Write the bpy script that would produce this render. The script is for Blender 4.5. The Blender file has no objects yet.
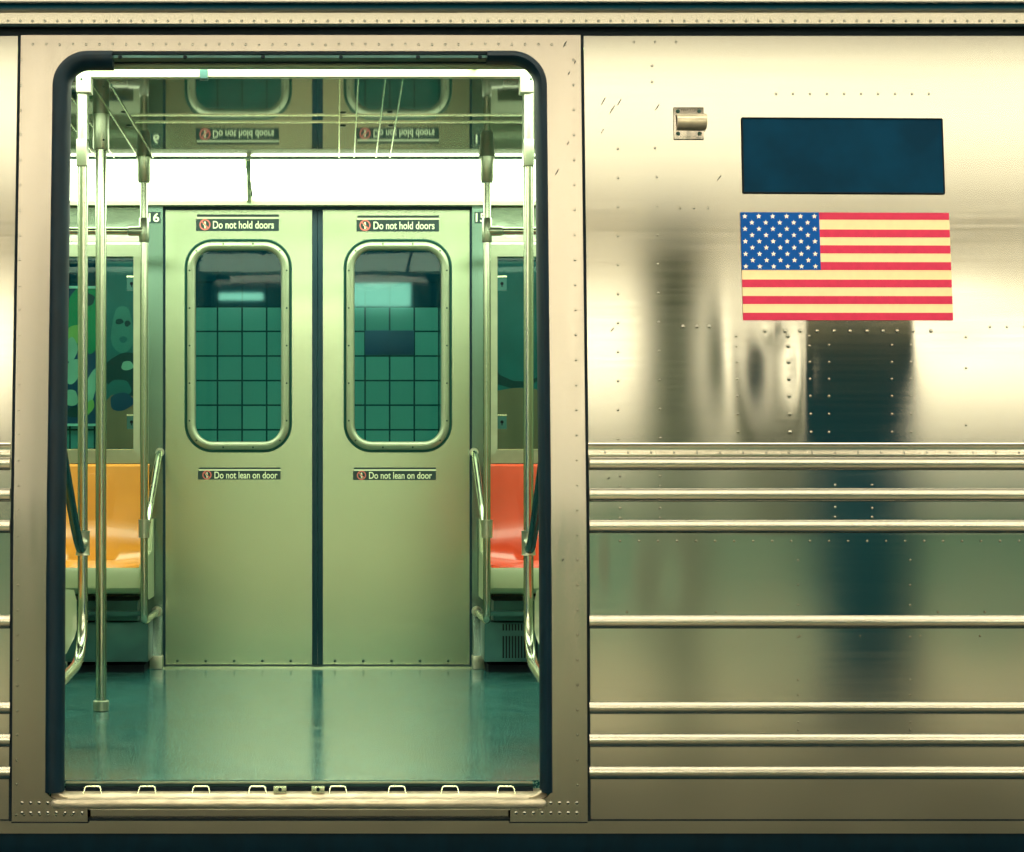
import bpy, bmesh, math, random
from mathutils import Vector, Matrix
random.seed(7)
SC = bpy.context.scene
COL = SC.collection
# ------------------------------------------------------------------ camera
F, CX, CY, D0, EYE = 1845.0, 337.0, 471.0, 4.83, 0.817     # focal (px), vanishing point, distance to the car side, eye height
cd = bpy.data.cameras.new('camera'); cam = bpy.data.objects.new('camera', cd); COL.objects.link(cam)
cam.location = (0, -D0, EYE); cam.rotation_euler = (math.radians(90), 0, 0)
cd.sensor_width = 36; cd.lens = 36*F/1024; cd.shift_x = (512-CX)/1024; cd.shift_y = (CY-426)/1024
SC.camera = cam
# ------------------------------------------------------------------ world and exposure
w = bpy.data.worlds.new('world'); SC.world = w; w.use_nodes = True
w.node_tree.nodes['Background'].inputs[0].default_value = (0.012, 0.15, 0.20, 1)
w.node_tree.nodes['Background'].inputs[1].default_value = 1.0
SC.view_settings.view_transform = 'Standard'; SC.view_settings.look = 'None'
SC.view_settings.gamma = 1; SC.view_settings.use_curve_mapping = False
SC.view_settings.exposure = 0.0
CREAM = (1.0, 0.89, 0.66)
TUBE = (0.90, 1.0, 0.70)
STATION_E = 7.0      # platform tubes
COVE_E = 7.4         # light panels of the car
def area(name, loc, rot, sx, sy, e, col):
    l = bpy.data.lights.new(name, 'AREA'); l.shape = 'RECTANGLE'; l.size = sx; l.size_y = sy; l.energy = e; l.color = col
    o = bpy.data.objects.new(name, l); COL.objects.link(o); o.location = loc; o.rotation_euler = rot
    return o

# ------------------------------------------------------------------ mapping helpers
def sc(Y): return F/(D0+Y)
def pt(px, py, Y):
    s = sc(Y); return Vector(((px-CX)/s, Y, EYE+(CY-py)/s))
BEND = 0.649
def wallY(z): return 0.0875*(z-BEND) if z > BEND else 0.03*(z-BEND)
def WP(px, py, off=0.0):
    Y = 0.0
    for _ in range(8):
        p = pt(px, py, Y); Y = wallY(p.z)-off
    return pt(px, py, Y)

# ------------------------------------------------------------------ materials
MATS = {}
def mat(name, col, metal=0.0, rough=0.5, noise=None, bump=0.0, spec=0.5, var=0.0, rvar=0.0, emis=None, es=0.0, coat=0.0, trans=0.0, ior=1.5, aniso=0.0, col2=None, vscale=None, beck=False):
    m = bpy.data.materials.new(name); m.use_nodes = True; nt = m.node_tree; b = nt.nodes['Principled BSDF']
    b.inputs['Base Color'].default_value = (*col, 1); b.inputs['Metallic'].default_value = metal
    b.inputs['Roughness'].default_value = rough; b.inputs['Specular IOR Level'].default_value = spec
    b.inputs['Coat Weight'].default_value = coat; b.inputs['Transmission Weight'].default_value = trans; b.inputs['IOR'].default_value = ior
    b.inputs['Coat Roughness'].default_value = 0.08
    if emis: b.inputs['Emission Color'].default_value = (*emis, 1); b.inputs['Emission Strength'].default_value = es
    if noise:
        tc = nt.nodes.new('ShaderNodeTexCoord'); mp = nt.nodes.new('ShaderNodeMapping'); mp.inputs['Scale'].default_value = noise
        n = nt.nodes.new('ShaderNodeTexNoise'); n.inputs['Scale'].default_value = 1; n.inputs['Detail'].default_value = 4
        nt.links.new(tc.outputs['Object'], mp.inputs[0]); nt.links.new(mp.outputs[0], n.inputs['Vector'])
        if bump:
            bp = nt.nodes.new('ShaderNodeBump'); bp.inputs['Strength'].default_value = bump; bp.inputs['Distance'].default_value = 0.002
            nt.links.new(n.outputs['Fac'], bp.inputs['Height']); nt.links.new(bp.outputs[0], b.inputs['Normal'])
        if rvar:
            mr = nt.nodes.new('ShaderNodeMapRange'); mr.inputs[3].default_value = max(0.01, rough-rvar); mr.inputs[4].default_value = rough+rvar
            mr.inputs[1].default_value = 0.3; mr.inputs[2].default_value = 0.7
            nt.links.new(n.outputs['Fac'], mr.inputs[0]); nt.links.new(mr.outputs[0], b.inputs['Roughness'])
        if var or col2:
            mp2 = nt.nodes.new('ShaderNodeMapping'); mp2.inputs['Scale'].default_value = vscale or noise
            n2 = nt.nodes.new('ShaderNodeTexNoise'); n2.inputs['Scale'].default_value = 1; n2.inputs['Detail'].default_value = 2
            nt.links.new(tc.outputs['Object'], mp2.inputs[0]); nt.links.new(mp2.outputs[0], n2.inputs['Vector'])
            r = nt.nodes.new('ShaderNodeValToRGB'); r.color_ramp.elements[0].position = .35; r.color_ramp.elements[1].position = .65
            c2 = col2 or tuple(c*(1-var) for c in col)
            r.color_ramp.elements[0].color = (*col, 1); r.color_ramp.elements[1].color = (*c2, 1)
            nt.links.new(n2.outputs['Fac'], r.inputs[0]); nt.links.new(r.outputs[0], b.inputs['Base Color'])
    if aniso:
        b.inputs['Anisotropic'].default_value = aniso; c = nt.nodes.new('ShaderNodeCombineXYZ'); c.inputs[0].default_value = 1.0
        nt.links.new(c.outputs[0], b.inputs['Tangent'])
    if beck:      # plain polished sheet: microfacet reflection without wide tails
        g = nt.nodes.new('ShaderNodeBsdfAnisotropic'); g.distribution = 'BECKMANN'
        for a_, b_ in (('Base Color', 'Color'), ('Roughness', 'Roughness'), ('Normal', 'Normal'), ('Tangent', 'Tangent')):
            i_ = b.inputs[a_]
            if i_.is_linked: nt.links.new(i_.links[0].from_socket, g.inputs[b_])
            elif b_ in ('Color', 'Roughness'): g.inputs[b_].default_value = i_.default_value
        g.inputs['Anisotropy'].default_value = aniso
        nt.links.new(g.outputs[0], nt.nodes['Material Output'].inputs[0]); nt.nodes.remove(b)
    MATS[name] = m; return m
steel = mat('car_side_steel', (.31, .31, .275), 1, .135, (1.2, 5, 90), .003, rvar=.01, var=.08, vscale=(.8, 3, 2.2), aniso=.45, beck=True)
steel_low = mat('car_side_steel_lower', (.37, .38, .34), 1, .15, (1.2, 5, 90), .003, rvar=.01, var=.08, vscale=(.8, 3, 2.2), aniso=.3, beck=True)
frame_steel = mat('door_frame_steel', (.33, .31, .275), 1, .21, (30, 5, 3), .004, rvar=.02, var=.06, vscale=(2, 3, 1.5), aniso=.5, beck=True)
rib_steel = mat('rib_steel', (.43, .42, .36), 1, .25, (1, 3, 60), .005, var=.06, beck=True)
sill_steel = mat('worn_sill_steel', (.62, .56, .42), .55, .36, (12, 30, 60), .08, rvar=.06, var=.35, vscale=(18, 30, 60))
door_steel = mat('door_leaf_steel', (.49, .60, .42), 1, .25, (2, 5, 2), 0, var=.10, vscale=(1.2, 2, 1.4))
post_steel = mat('post_steel', (.19, .31, .26), 1, .26, (20, 5, 2), .01, var=.15, vscale=(2, 2, 4))
frame_pale = mat('pale_window_frame', (.38, .46, .32), .6, .35, (20, 20, 20), .02, var=.08)
chrome = mat('polished_tube_steel', (.50, .56, .44), 1, .20, (6, 6, 3), .01, var=.1)
bright_tube = mat('sleeve_steel', (.46, .52, .40), .9, .32, (30, 30, 8), .02, var=.12)
transom_m = mat('transom_steel', (.46, .58, .46), 1, .13, (5, 3, 9), .35, var=.1)
rubber = mat('black_rubber', (.0006, .015, .028), 0, .5, (30, 30, 8), .25, var=.3, spec=.22)
dark = mat('dark_gap', (.001, .008, .014), 0, .7, (10, 10, 10), .05, spec=.2)
seal = mat('door_edge_rubber', (.001, .030, .045), 0, .5, (10, 10, 40), .1, spec=.3)
groove = mat('window_gasket', (.002, .06, .045), 0, .5, (20, 20, 20), .1, spec=.3)
header_m = mat('header_channel_steel', (.06, .14, .14), .8, .35, (6, 20, 20), .1, var=.5, vscale=(7, 9, 9))
ceil_m = mat('ceiling_laminate', (.045, .105, .085), 0, .045, (3, 3, 3), .012, var=.15, ior=1.62)
trim_m = mat('bright_trim', (.75, .85, .6), .9, .25, (10, 10, 10), .02)
floor_m = mat('speckled_floor', (.001, .082, .098), 0, .17, (9, 9, 9), .04, rvar=.05, var=.4, vscale=(6, 6, 6))
heater_m = mat('heater_steel', (.05, .17, .16), .7, .33, (9, 9, 9), .1, var=.35, vscale=(6, 6, 6))
orange = mat('orange_fiberglass', (.70, .30, .035), 0, .22, (5, 5, 5), .04, var=.12, coat=.4)
red = mat('red_fiberglass', (.62, .065, .022), 0, .22, (5, 5, 5), .04, var=.15, coat=.4)
cream_shell = mat('cream_fiberglass', (.33, .42, .24), 0, .3, (6, 6, 6), .03, var=.1, coat=.2)
plate_m = mat('dark_blue_plate', (.0003, .036, .085), 0, .6, (7, 7, 7), .12, var=.3, vscale=(9, 9, 9), spec=.06)
f_white = mat('flag_cream', (.94, .73, .42), 0, .45, (60, 9, 60), .03, var=.04)
f_red = mat('flag_red', (.66, .028, .10), 0, .5, (60, 9, 60), .03, var=.08, spec=.25)
f_blue = mat('flag_blue', (.0, .085, .40), 0, .55, (60, 9, 60), .03, var=.1, spec=.12)
f_star = mat('flag_star', (.98, .93, .80), 0, .45, (60, 9, 60), .02)
sign_m = mat('sign_black', (.002, .035, .035), 0, .35, (20, 20, 20), .02)
text_m = mat('sign_lettering', (.75, .90, .62), 0, .5, (20, 20, 20), .01)
sign_pink = mat('sign_symbol_pink', (.62, .16, .14), 0, .5, (20, 20, 20), .01)
screw_m = mat('dark_screw', (.02, .06, .05), .6, .4, (20, 20, 20), .02)
cove_m = mat('light_panel_diffuser', (.8, .8, .7), 0, .5, emis=TUBE, es=COVE_E)
tube_m = mat('fluorescent_tube', (.8, .8, .7), 0, .5, emis=CREAM, es=STATION_E)
st_mid = mat('grey_column_paint', (.47, .57, .47), 0, .5, (4, 4, 4), .1, var=.3)
tube_hot = mat('bright_fluorescent_tube', (.8, .8, .7), 0, .5, emis=CREAM, es=STATION_E*1.9)
st_dark = mat('painted_column_steel', (.0, .12, .19), 0, .7, (4, 4, 4), .1, var=.3)
st_grey = mat('grey_cabinet_paint', (.36, .42, .34), 0, .5, (4, 4, 4), .1, var=.3)
st_ceil = mat('station_ceiling_paint', (.62, .56, .40), 0, .7, (2, 2, 2), .1, var=.1)
st_floor = mat('platform_concrete', (.72, .64, .48), 0, .6, (4, 4, 4), .2, var=.25)
st_bed = mat('track_bed', (.001, .04, .06), 0, .8, (8, 8, 8), .5, var=.4)
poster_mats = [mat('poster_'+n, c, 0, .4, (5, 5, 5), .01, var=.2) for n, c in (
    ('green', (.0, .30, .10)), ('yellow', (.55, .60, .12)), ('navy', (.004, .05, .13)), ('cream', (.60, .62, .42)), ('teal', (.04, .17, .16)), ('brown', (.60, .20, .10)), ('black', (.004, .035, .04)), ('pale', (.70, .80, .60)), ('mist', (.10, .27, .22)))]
# tinted glass
def glass_mat():
    m = bpy.data.materials.new('green_tinted_glass'); m.use_nodes = True; nt = m.node_tree
    for n in list(nt.nodes): nt.nodes.remove(n)
    o = nt.nodes.new('ShaderNodeOutputMaterial'); mx = nt.nodes.new('ShaderNodeMixShader'); t = nt.nodes.new('ShaderNodeBsdfTransparent'); g = nt.nodes.new('ShaderNodeBsdfGlossy')
    t.inputs[0].default_value = (.55, .84, .80, 1); g.inputs['Roughness'].default_value = .03
    fr = nt.nodes.new('ShaderNodeFresnel'); fr.inputs[0].default_value = 1.28
    tc = nt.nodes.new('ShaderNodeTexCoord'); n = nt.nodes.new('ShaderNodeTexNoise'); n.inputs['Scale'].default_value = 3
    bp = nt.nodes.new('ShaderNodeBump'); bp.inputs['Strength'].default_value = .05; bp.inputs['Distance'].default_value = .01
    nt.links.new(tc.outputs['Object'], n.inputs['Vector']); nt.links.new(n.outputs['Fac'], bp.inputs['Height']); nt.links.new(bp.outputs[0], g.inputs['Normal'])
    nt.links.new(fr.outputs[0], mx.inputs[0]); nt.links.new(t.outputs[0], mx.inputs[1]); nt.links.new(g.outputs[0], mx.inputs[2]); nt.links.new(mx.outputs[0], o.inputs[0])
    return m
glass = glass_mat()
# glazed tiles: grid of joints, dark glazed top rows
def tile_mat():
    m = bpy.data.materials.new('glazed_wall_tile'); m.use_nodes = True; nt = m.node_tree; b = nt.nodes['Principled BSDF']
    tc = nt.nodes.new('ShaderNodeTexCoord'); mp = nt.nodes.new('ShaderNodeMapping'); mp.inputs['Rotation'].default_value = (math.radians(90), 0, 0)
    mp.inputs['Location'].default_value = (TILE_OX, 0, 0)
    br = nt.nodes.new('ShaderNodeTexBrick'); br.offset = 0; br.inputs['Scale'].default_value = 1; br.inputs['Brick Width'].default_value = TILE; br.inputs['Row Height'].default_value = TILE
    br.inputs['Mortar Size'].default_value = .0045; br.inputs['Mortar Smooth'].default_value = 0
    br.inputs['Color1'].default_value = (.17, .34, .29, 1); br.inputs['Color2'].default_value = (.13, .29, .25, 1); br.inputs['Mortar'].default_value = (.002, .03, .035, 1)
    nt.links.new(tc.outputs['Object'], mp.inputs[0]); nt.links.new(mp.outputs[0], br.inputs['Vector']); nt.links.new(br.outputs['Color'], b.inputs['Base Color'])
    bp = nt.nodes.new('ShaderNodeBump'); bp.inputs['Strength'].default_value = .4; bp.inputs['Distance'].default_value = .003; bp.invert = True
    nt.links.new(br.outputs['Fac'], bp.inputs['Height']); nt.links.new(bp.outputs[0], b.inputs['Normal'])
    b.inputs['Roughness'].default_value = .12
    return m
TILE, TILE_OX = 0.1377, 0.0
tile_m = tile_mat()
MB_dark = None
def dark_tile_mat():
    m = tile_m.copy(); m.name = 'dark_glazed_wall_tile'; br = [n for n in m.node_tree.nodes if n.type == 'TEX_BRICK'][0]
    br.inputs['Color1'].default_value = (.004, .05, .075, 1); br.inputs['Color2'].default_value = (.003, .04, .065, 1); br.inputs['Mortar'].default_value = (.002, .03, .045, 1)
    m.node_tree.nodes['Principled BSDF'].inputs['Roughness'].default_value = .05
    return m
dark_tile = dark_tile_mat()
# speckles on the floor
def floor_speckle():
    nt = floor_m.node_tree; b = nt.nodes['Principled BSDF']; src = b.inputs['Base Color'].links[0].from_socket
    tc = nt.nodes.new('ShaderNodeTexCoord'); v = nt.nodes.new('ShaderNodeTexNoise'); v.inputs['Scale'].default_value = 240; v.inputs['Detail'].default_value = 2
    r = nt.nodes.new('ShaderNodeValToRGB'); r.color_ramp.elements[0].position = .56; r.color_ramp.elements[1].position = .60
    r.color_ramp.elements[0].color = (0, 0, 0, 1); r.color_ramp.elements[1].color = (.6, .6, .6, 1)
    mx = nt.nodes.new('ShaderNodeMixRGB'); mx.inputs[2].default_value = (.35, .80, .62, 1)
    nt.links.new(tc.outputs['Object'], v.inputs['Vector']); nt.links.new(v.outputs['Fac'], r.inputs[0]); nt.links.new(r.outputs[0], mx.inputs[0]); nt.links.new(src, mx.inputs[1]); nt.links.new(mx.outputs[0], b.inputs['Base Color'])
floor_speckle()

# ------------------------------------------------------------------ mesh helpers
def add(bm, verts, faces):
    vs = [bm.verts.new(v) for v in verts]
    for f in faces:
        try: bm.faces.new([vs[i] for i in f])
        except ValueError: pass
    return vs
def box(bm, x0, x1, y0, y1, z0, z1):
    return add(bm, [(x, y, z) for x in (x0, x1) for y in (y0, y1) for z in (z0, z1)],
        [(0, 1, 3, 2), (4, 6, 7, 5), (0, 4, 5, 1), (2, 3, 7, 6), (0, 2, 6, 4), (1, 5, 7, 3)])
def bbox(x0, x1, y0, y1, z0, z1, bev=0.0, seg=2):
    bm = bmesh.new(); box(bm, x0, x1, y0, y1, z0, z1)
    if bev: bmesh.ops.bevel(bm, geom=bm.edges[:], offset=bev, segments=seg, affect='EDGES', profile=.6)
    return bm
def merge(bm, other):
    me = bpy.data.meshes.new('tmp'); other.to_mesh(me); other.free(); bm.from_mesh(me); bpy.data.meshes.remove(me)
def tube(bm, pts, r, n=16, cap=True, radii=None):
    pts = [Vector(p) for p in pts]; rings = []
    up = None
    for i, p in enumerate(pts):
        t = (pts[min(i+1, len(pts)-1)]-pts[max(i-1, 0)]).normalized()
        if up is None: up = Vector((0, 0, 1)) if abs(t.z) < .9 else Vector((1, 0, 0))
        u = (up-t*up.dot(t)).normalized(); v = t.cross(u); up = u
        rr = radii[i] if radii else r
        rings.append([bm.verts.new(p+u*math.cos(2*math.pi*k/n)*rr+v*math.sin(2*math.pi*k/n)*rr) for k in range(n)])
    for a, b in zip(rings, rings[1:]):
        for k in range(n): bm.faces.new((a[k], a[(k+1) % n], b[(k+1) % n], b[k]))
    if cap: bm.faces.new(rings[0][::-1]); bm.faces.new(rings[-1])
def smooth_path(pts, r=.05, n=7):
    pts = [Vector(p) for p in pts]; out = [pts[0]]
    for a, b, c in zip(pts, pts[1:], pts[2:]):
        d1 = min(r, (a-b).length*.49); d2 = min(r, (c-b).length*.49); p = b+(a-b).normalized()*d1; q = b+(c-b).normalized()*d2
        for k in range(n+1):
            t = k/n; out.append(p*(1-t)**2+b*2*t*(1-t)+q*t*t)
    out.append(pts[-1]); return out
def prism(bm, poly, axis_from, axis_to, mapf):
    """poly 2-D, extruded between axis_from and axis_to; mapf(u, v, a) -> point"""
    A = [bm.verts.new(mapf(u, v, axis_from)) for u, v in poly]; B = [bm.verts.new(mapf(u, v, axis_to)) for u, v in poly]
    n = len(poly)
    for k in range(n): bm.faces.new((A[k], A[(k+1) % n], B[(k+1) % n], B[k]))
    bm.faces.new(A[::-1]); bm.faces.new(B)
def rrect(x0, x1, z0, z1, r, n=8):
    out = []
    rs = r if isinstance(r, (tuple, list)) else (r,)*4      # order: right-top, left-top, left-bottom, right-bottom
    for (cx, cz, a0, q) in ((x1, z1, 0, rs[0]), (x0, z1, 90, rs[1]), (x0, z0, 180, rs[2]), (x1, z0, 270, rs[3])):
        ox = cx-q if cx == x1 else cx+q; oz = cz-q if cz == z1 else cz+q
        for k in range(n+1):
            a = math.radians(a0+90*k/n); out.append((ox+q*math.cos(a), oz+q*math.sin(a)))
    return out
def ring(bm, loops, close=True):
    """loops: list of equal-length lists of 3-D points, bridged one to the next"""
    R = [[bm.verts.new(p) for p in L] for L in loops]
    prs = list(zip(R, R[1:]))+([(R[-1], R[0])] if close else [])
    n = len(R[0])
    for a, b in prs:
        for k in range(n): bm.faces.new((a[k], a[(k+1) % n], b[(k+1) % n], b[k]))
    return R
def rect_loop(poly, X0, X1, Z0, Z1):
    """for each point of a rounded inner loop a point on the outer rectangle, corners kept"""
    n = len(poly)//4; out = []
    for q in range(4):
        c = ((X1, Z1), (X0, Z1), (X0, Z0), (X1, Z0))[q]
        for k in range(n):
            x, z = poly[q*n+k]; h = (n-1)//2
            if k == h: out.append(c)
            elif (k < h) == (q % 2 == 0): out.append((c[0], z))
            else: out.append((x, c[1]))
    return out
def dome(bm, p, r, h, nrm=Vector((0, -1, 0)), n=7):
    nrm = nrm.normalized(); u = nrm.orthogonal().normalized(); v = nrm.cross(u)
    R = []
    for (rr, hh) in ((1, 0), (.75, .65)):
        R.append([bm.verts.new(p+u*math.cos(2*math.pi*k/n)*r*rr+v*math.sin(2*math.pi*k/n)*r*rr+nrm*h*hh) for k in range(n)])
    t = bm.verts.new(p+nrm*h)
    for k in range(n):
        bm.faces.new((R[0][k], R[0][(k+1) % n], R[1][(k+1) % n], R[1][k])); bm.faces.new((R[1][k], R[1][(k+1) % n], t))
def obj(name, bm, m, parent=None, smooth=True, kind=None, auto=40):
    bmesh.ops.recalc_face_normals(bm, faces=bm.faces[:])
    me = bpy.data.meshes.new(name); 
    if smooth:
        for f in bm.faces: f.smooth = True
        lim = math.radians(auto)
        for e in bm.edges:
            if len(e.link_faces) != 2 or e.calc_face_angle(0) > lim: e.smooth = False
    bm.to_mesh(me); bm.free(); me.materials.append(m)
    o = bpy.data.objects.new(name, me); COL.objects.link(o)
    if parent:
        o.parent = parent; o.matrix_parent_inverse = Matrix.Translation(parent.location).inverted()
    if kind: o['kind'] = kind
    return o
def empty(name, loc, kind=None):
    o = bpy.data.objects.new(name, None); COL.objects.link(o); o.location = loc; o.empty_display_size = .1
    if kind: o['kind'] = kind
    return o
def tag(o, label, cat, group=None):
    o['label'] = label; o['category'] = cat
    if group: o['group'] = group
    return o
def thing(name, loc, label, cat, group=None): return tag(empty(name, loc), label, cat, group)

XL, XR = -3.2, 3.4
# ================================================================== CAR SIDE
car = empty('wall_outer', (0, 0, 0), 'structure')
def zof(py, off=0): return WP(587, py, off).z
z_bot, z_seam, z_top = -.145, zof(820), zof(36)
xs_r, xs_l = WP(587, 500).x, WP(13, 500).x        # door frame's right and left seams
# right side sheets as grids with the photographed dents
def dent(px, py):
    """depth of the sheet's dents in metres, by place on the sheet"""
    d = 0
    for (cx, cy, sx, sy, a) in DENTS: d += a*math.exp(-((px-cx)/sx)**2-((py-cy)/sy)**2)
    return d
DENTS = [(772, 365, 22, 60, .0016), (772, 330, 9, 14, -.0010), (805, 370, 12, 60, -.0012), (740, 380, 16, 60, -.0006),
         (860, 380, 40, 70, .0012), (915, 330, 14, 40, -.0010), (960, 320, 40, 30, .0012), (725, 350, 12, 60, -.0005),
         (612, 560, 10, 40, .0014), (660, 580, 20, 40, .0010), (990, 600, 40, 60, .0012), (760, 640, 60, 50, .0010)]
def sheet(x0, x1, z0, z1, off=0.0, nx=90, nz=60, dents=True, th=.006):
    bm = bmesh.new(); g = []
    zs = [z0+(z1-z0)*j/nz for j in range(nz+1)]
    if z0 < BEND < z1: zs = sorted(set(zs+[BEND]))
    for z in zs:
        row = []
        for i in range(nx+1):
            x = x0+(x1-x0)*i/nx; y = wallY(z); s = sc(y); dd = dent(CX+x*s, CY-(z-EYE)*s) if dents else 0
            row.append(bm.verts.new((x, y-off+dd, z)))
        g.append(row)
    for a, b in zip(g, g[1:]):
        for i in range(nx): bm.faces.new((a[i], a[i+1], b[i+1], b[i]))
    # turned-in edges give the sheet its thickness
    bnd = [e for e in bm.edges if e.is_boundary]
    r = bmesh.ops.extrude_edge_only(bm, edges=bnd)
    for v in r['geom']:
        if isinstance(v, bmesh.types.BMVert): v.co.y += th
    return bm
z_belt = zof(443)
obj('upper_panel', sheet(xs_r+.006, XR, z_belt, z_top, nx=220, nz=110), steel, car)
obj('lower_panel', sheet(xs_r+.006, XR, z_seam+.002, z_belt-.001, nx=200, nz=90), steel_low, car)
obj('upper_panel', sheet(XL, xs_l-.006, z_belt, z_top, nx=10, nz=20, dents=False), steel, car)
obj('lower_panel', sheet(XL, xs_l-.006, z_seam+.002, z_belt-.001, nx=10, nz=20, dents=False), steel_low, car)
# skirt that turns under the car
def long_prism(poly, x0, x1):
    bm = bmesh.new(); prism(bm, poly, x0, x1, lambda u, v, a: (a, u, v)); return bm
sk = [(wallY(z_seam)+.0, z_seam), (wallY(z_seam)-.001, z_seam-.03)]+[(-.015+.16*(1-math.cos(a)), z_seam-.035-.16*math.sin(a)) for a in [math.radians(k) for k in range(0, 91, 9)]]
zs_ = z_seam-.035
obj('skirt', long_prism([(wallY(z_seam), z_seam), (wallY(z_seam)-.001, zs_), (.02, zs_), (.02, z_seam)], XL, XR), steel_low, car)
obj('underbody', long_prism(sk[2:]+[(.20, z_seam-.195), (.20, zs_)], XL, XR), rubber, car)  # dark colour stands in for the dark reflection where the skirt turns under
bm = bmesh.new(); 
# --- belt moulding and ribs
def rib_poly(y0, y1, dep=.013):
    a = zof(y0); b = zof(y1); h = a-b; w = (wallY(a)+wallY(b))/2
    P = [(w+.004, a), (w-dep*.40, a-.0003), (w-dep*.58, a-.0012), (w-dep*.68, a-.003), (w-dep*.98, a-h*.42), (w-dep, a-h*.47), (w-dep, b+h*.20), (w-dep*.9, b+h*.10), (w-dep*.5, b+.0004), (w+.004, b)]
    return P
RIBS = [(457, 470), (488, 501.5), (519.5, 533), (615, 628.5), (701.5, 714), (733.5, 747), (766, 779)]
for (a, b) in RIBS:
    for (x0, x1) in ((WP(589, a).x, XR), (XL, WP(10.5, a).x)):
        obj('rib', long_prism(rib_poly(a, b), x0, x1), rib_steel, car)
for (x0, x1) in ((WP(588, 450).x, XR), (XL, WP(10.5, 450).x)):   # belt strip with rivets
    a, b = zof(442.5), zof(456.5); wa, wb = wallY(a), wallY(b)
    P = [(wa+.003, a), (wa-.004, a-.001), (wa-.0065, a-.004), (wa-.004, a-.010), (wb-.004, b+.010), (wb-.0055, b+.004), (wb-.005, b), (wb+.003, b)]
    obj('belt_strip', long_prism(P, x0, x1), rib_steel, car)
# --- cornice: dark gutter gap, riveted strip, roof curve
zg0, zg1 = zof(36.5), zof(27.5)
obj('gutter_gap', long_prism([(wallY(zg0)+.012, zg0), (wallY(zg0)+.012, zg1), (.25, zg1), (.25, zg0)], XL, XR), dark, car)
zc1 = zof(14)
Yc = wallY(zg1)-.012
obj('gutter_lip', long_prism([(Yc-.008, zg1+.006), (Yc-.012, zg1+.002), (Yc-.008, zg1-.002), (Yc+.03, zg1-.002), (Yc+.03, zg1+.006)], XL, XR), rib_steel, car)
obj('cornice_strip', long_prism([(Yc, zg1), (Yc+.003, zc1), (Yc+.02, zc1), (Yc+.02, zg1)], XL, XR), rib_steel, car)
rc = [(Yc+.003, zc1-.001)]; a_ = 5.0
for k in range(26):
    st = .006 if k < 10 else .02; a_ = min(84, a_+(2.2 if k < 10 else 3.4)); rc.append((rc[-1][0]+st*math.sin(math.radians(a_)), rc[-1][1]+st*math.cos(math.radians(a_))))
rc += [(1.5, rc[-1][1]+.10), (1.5, rc[-1][1]+.08), (rc[-1][0], rc[-1][1]-.02), (Yc+.03, zc1-.002)]
obj('roof_curve', long_prism(rc, XL, XR), steel, car)
bm = bmesh.new(); box(bm, XL, XR, 1.5, 3.0, rc[-4][1]-.1, rc[-4][1]); obj('roof', bm, steel, car)
# --- door surround sheet with its rounded opening
OX0, OX1, OZ1, OZ0 = -.7585, .5595, zof(51, .01), zof(800, .02)
inner = rrect(OX0, OX1, OZ0, OZ1, (.092, .092, .03, .03), 8)
z_tab = zof(821)
def bend(bm, off):
    bmesh.ops.bisect_plane(bm, geom=bm.verts[:]+bm.edges[:]+bm.faces[:], plane_co=(0, 0, BEND), plane_no=(0, 0, 1))
    for k in range(1, 12):
        z = BEND+(OZ1-BEND)*k/12
        bmesh.ops.bisect_plane(bm, geom=bm.verts[:]+bm.edges[:]+bm.faces[:], plane_co=(0, 0, z), plane_no=(0, 0, 1))
    for v in bm.verts: v.co.y += wallY(v.co.z)-off
bm = bmesh.new()
outer = rect_loop(inner, xs_l+.004, xs_r-.004, z_tab, z_top)
ring(bm, [[(x, 0, z) for x, z in inner], [(x, 0, z) for x, z in outer], [(x, .012, z) for x, z in outer], [(x, .012, z) for x, z in inner]])
# notch under the threshold between the two tabs: drop faces there, they are replaced by the recess
bmesh.ops.bisect_plane(bm, geom=bm.verts[:]+bm.edges[:]+bm.faces[:], plane_co=(WP(88, 815).x, 0, 0), plane_no=(1, 0, 0))
bmesh.ops.bisect_plane(bm, geom=bm.verts[:]+bm.edges[:]+bm.faces[:], plane_co=(WP(510, 815).x, 0, 0), plane_no=(1, 0, 0))
kill = [f for f in bm.faces if f.calc_center_median().z < OZ0 and WP(88, 815).x < f.calc_center_median().x < WP(510, 815).x]
bmesh.ops.delete(bm, geom=kill, context='FACES')
bend(bm, .010)
obj('door_surround', bm, frame_steel, car, auto=25)
bm = bmesh.new(); box(bm, WP(80, 815).x, WP(520, 815).x, .0, .02, z_tab-.02, OZ0); obj('recess_panel', bm, steel_low, car)
# rivets on the car side
riv = bmesh.new(); nrm_up = Vector((0, -1, .0875)); nrm = Vector((0, -1, .02))
def rv(px, py, off=0., r=.0038, h=.0022):
    p = WP(px, py, off); dome(riv, p, r, h, nrm_up if p.z > BEND else nrm)
x = 33
for k in range(42): rv(x+13.3*k, 44.5+random.uniform(-.6, .6), .010) if 33+13.3*k < 578 else None
for y in range(60, 805, 25):
    rv(19.5+(820-y)*.006-3, y+random.uniform(-1, 1), .010); rv(577.5-(540-y)*.009 if y < 540 else 577.5, y, .010)
for y in (803, 813):
    for k in range(8):
        rv(22+8.6*k, y, .010, .0044, .0012); rv(516+8.7*k, y, .010, .0044, .0012)
for k in range(8): rv(16+8*k, 815, .010)
for k in range(85): rv(8+12.3*k, 21, 0.012, .0042, .003) if True else None
for x0 in (634, 655, 676): rv(x0, 42, 0)
for y in range(140, 440, 29): rv(618, y+9); rv(657+(y-190)*.014 if y > 160 else 655, y+8)
for y in (66, 82): rv(652, y)
for y in (208,): [rv(x, y) for x in (680, 694, 708)]
for k, x in enumerate((683, 697, 709)): rv(x, 326.5, r=.006, h=.004)
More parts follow.
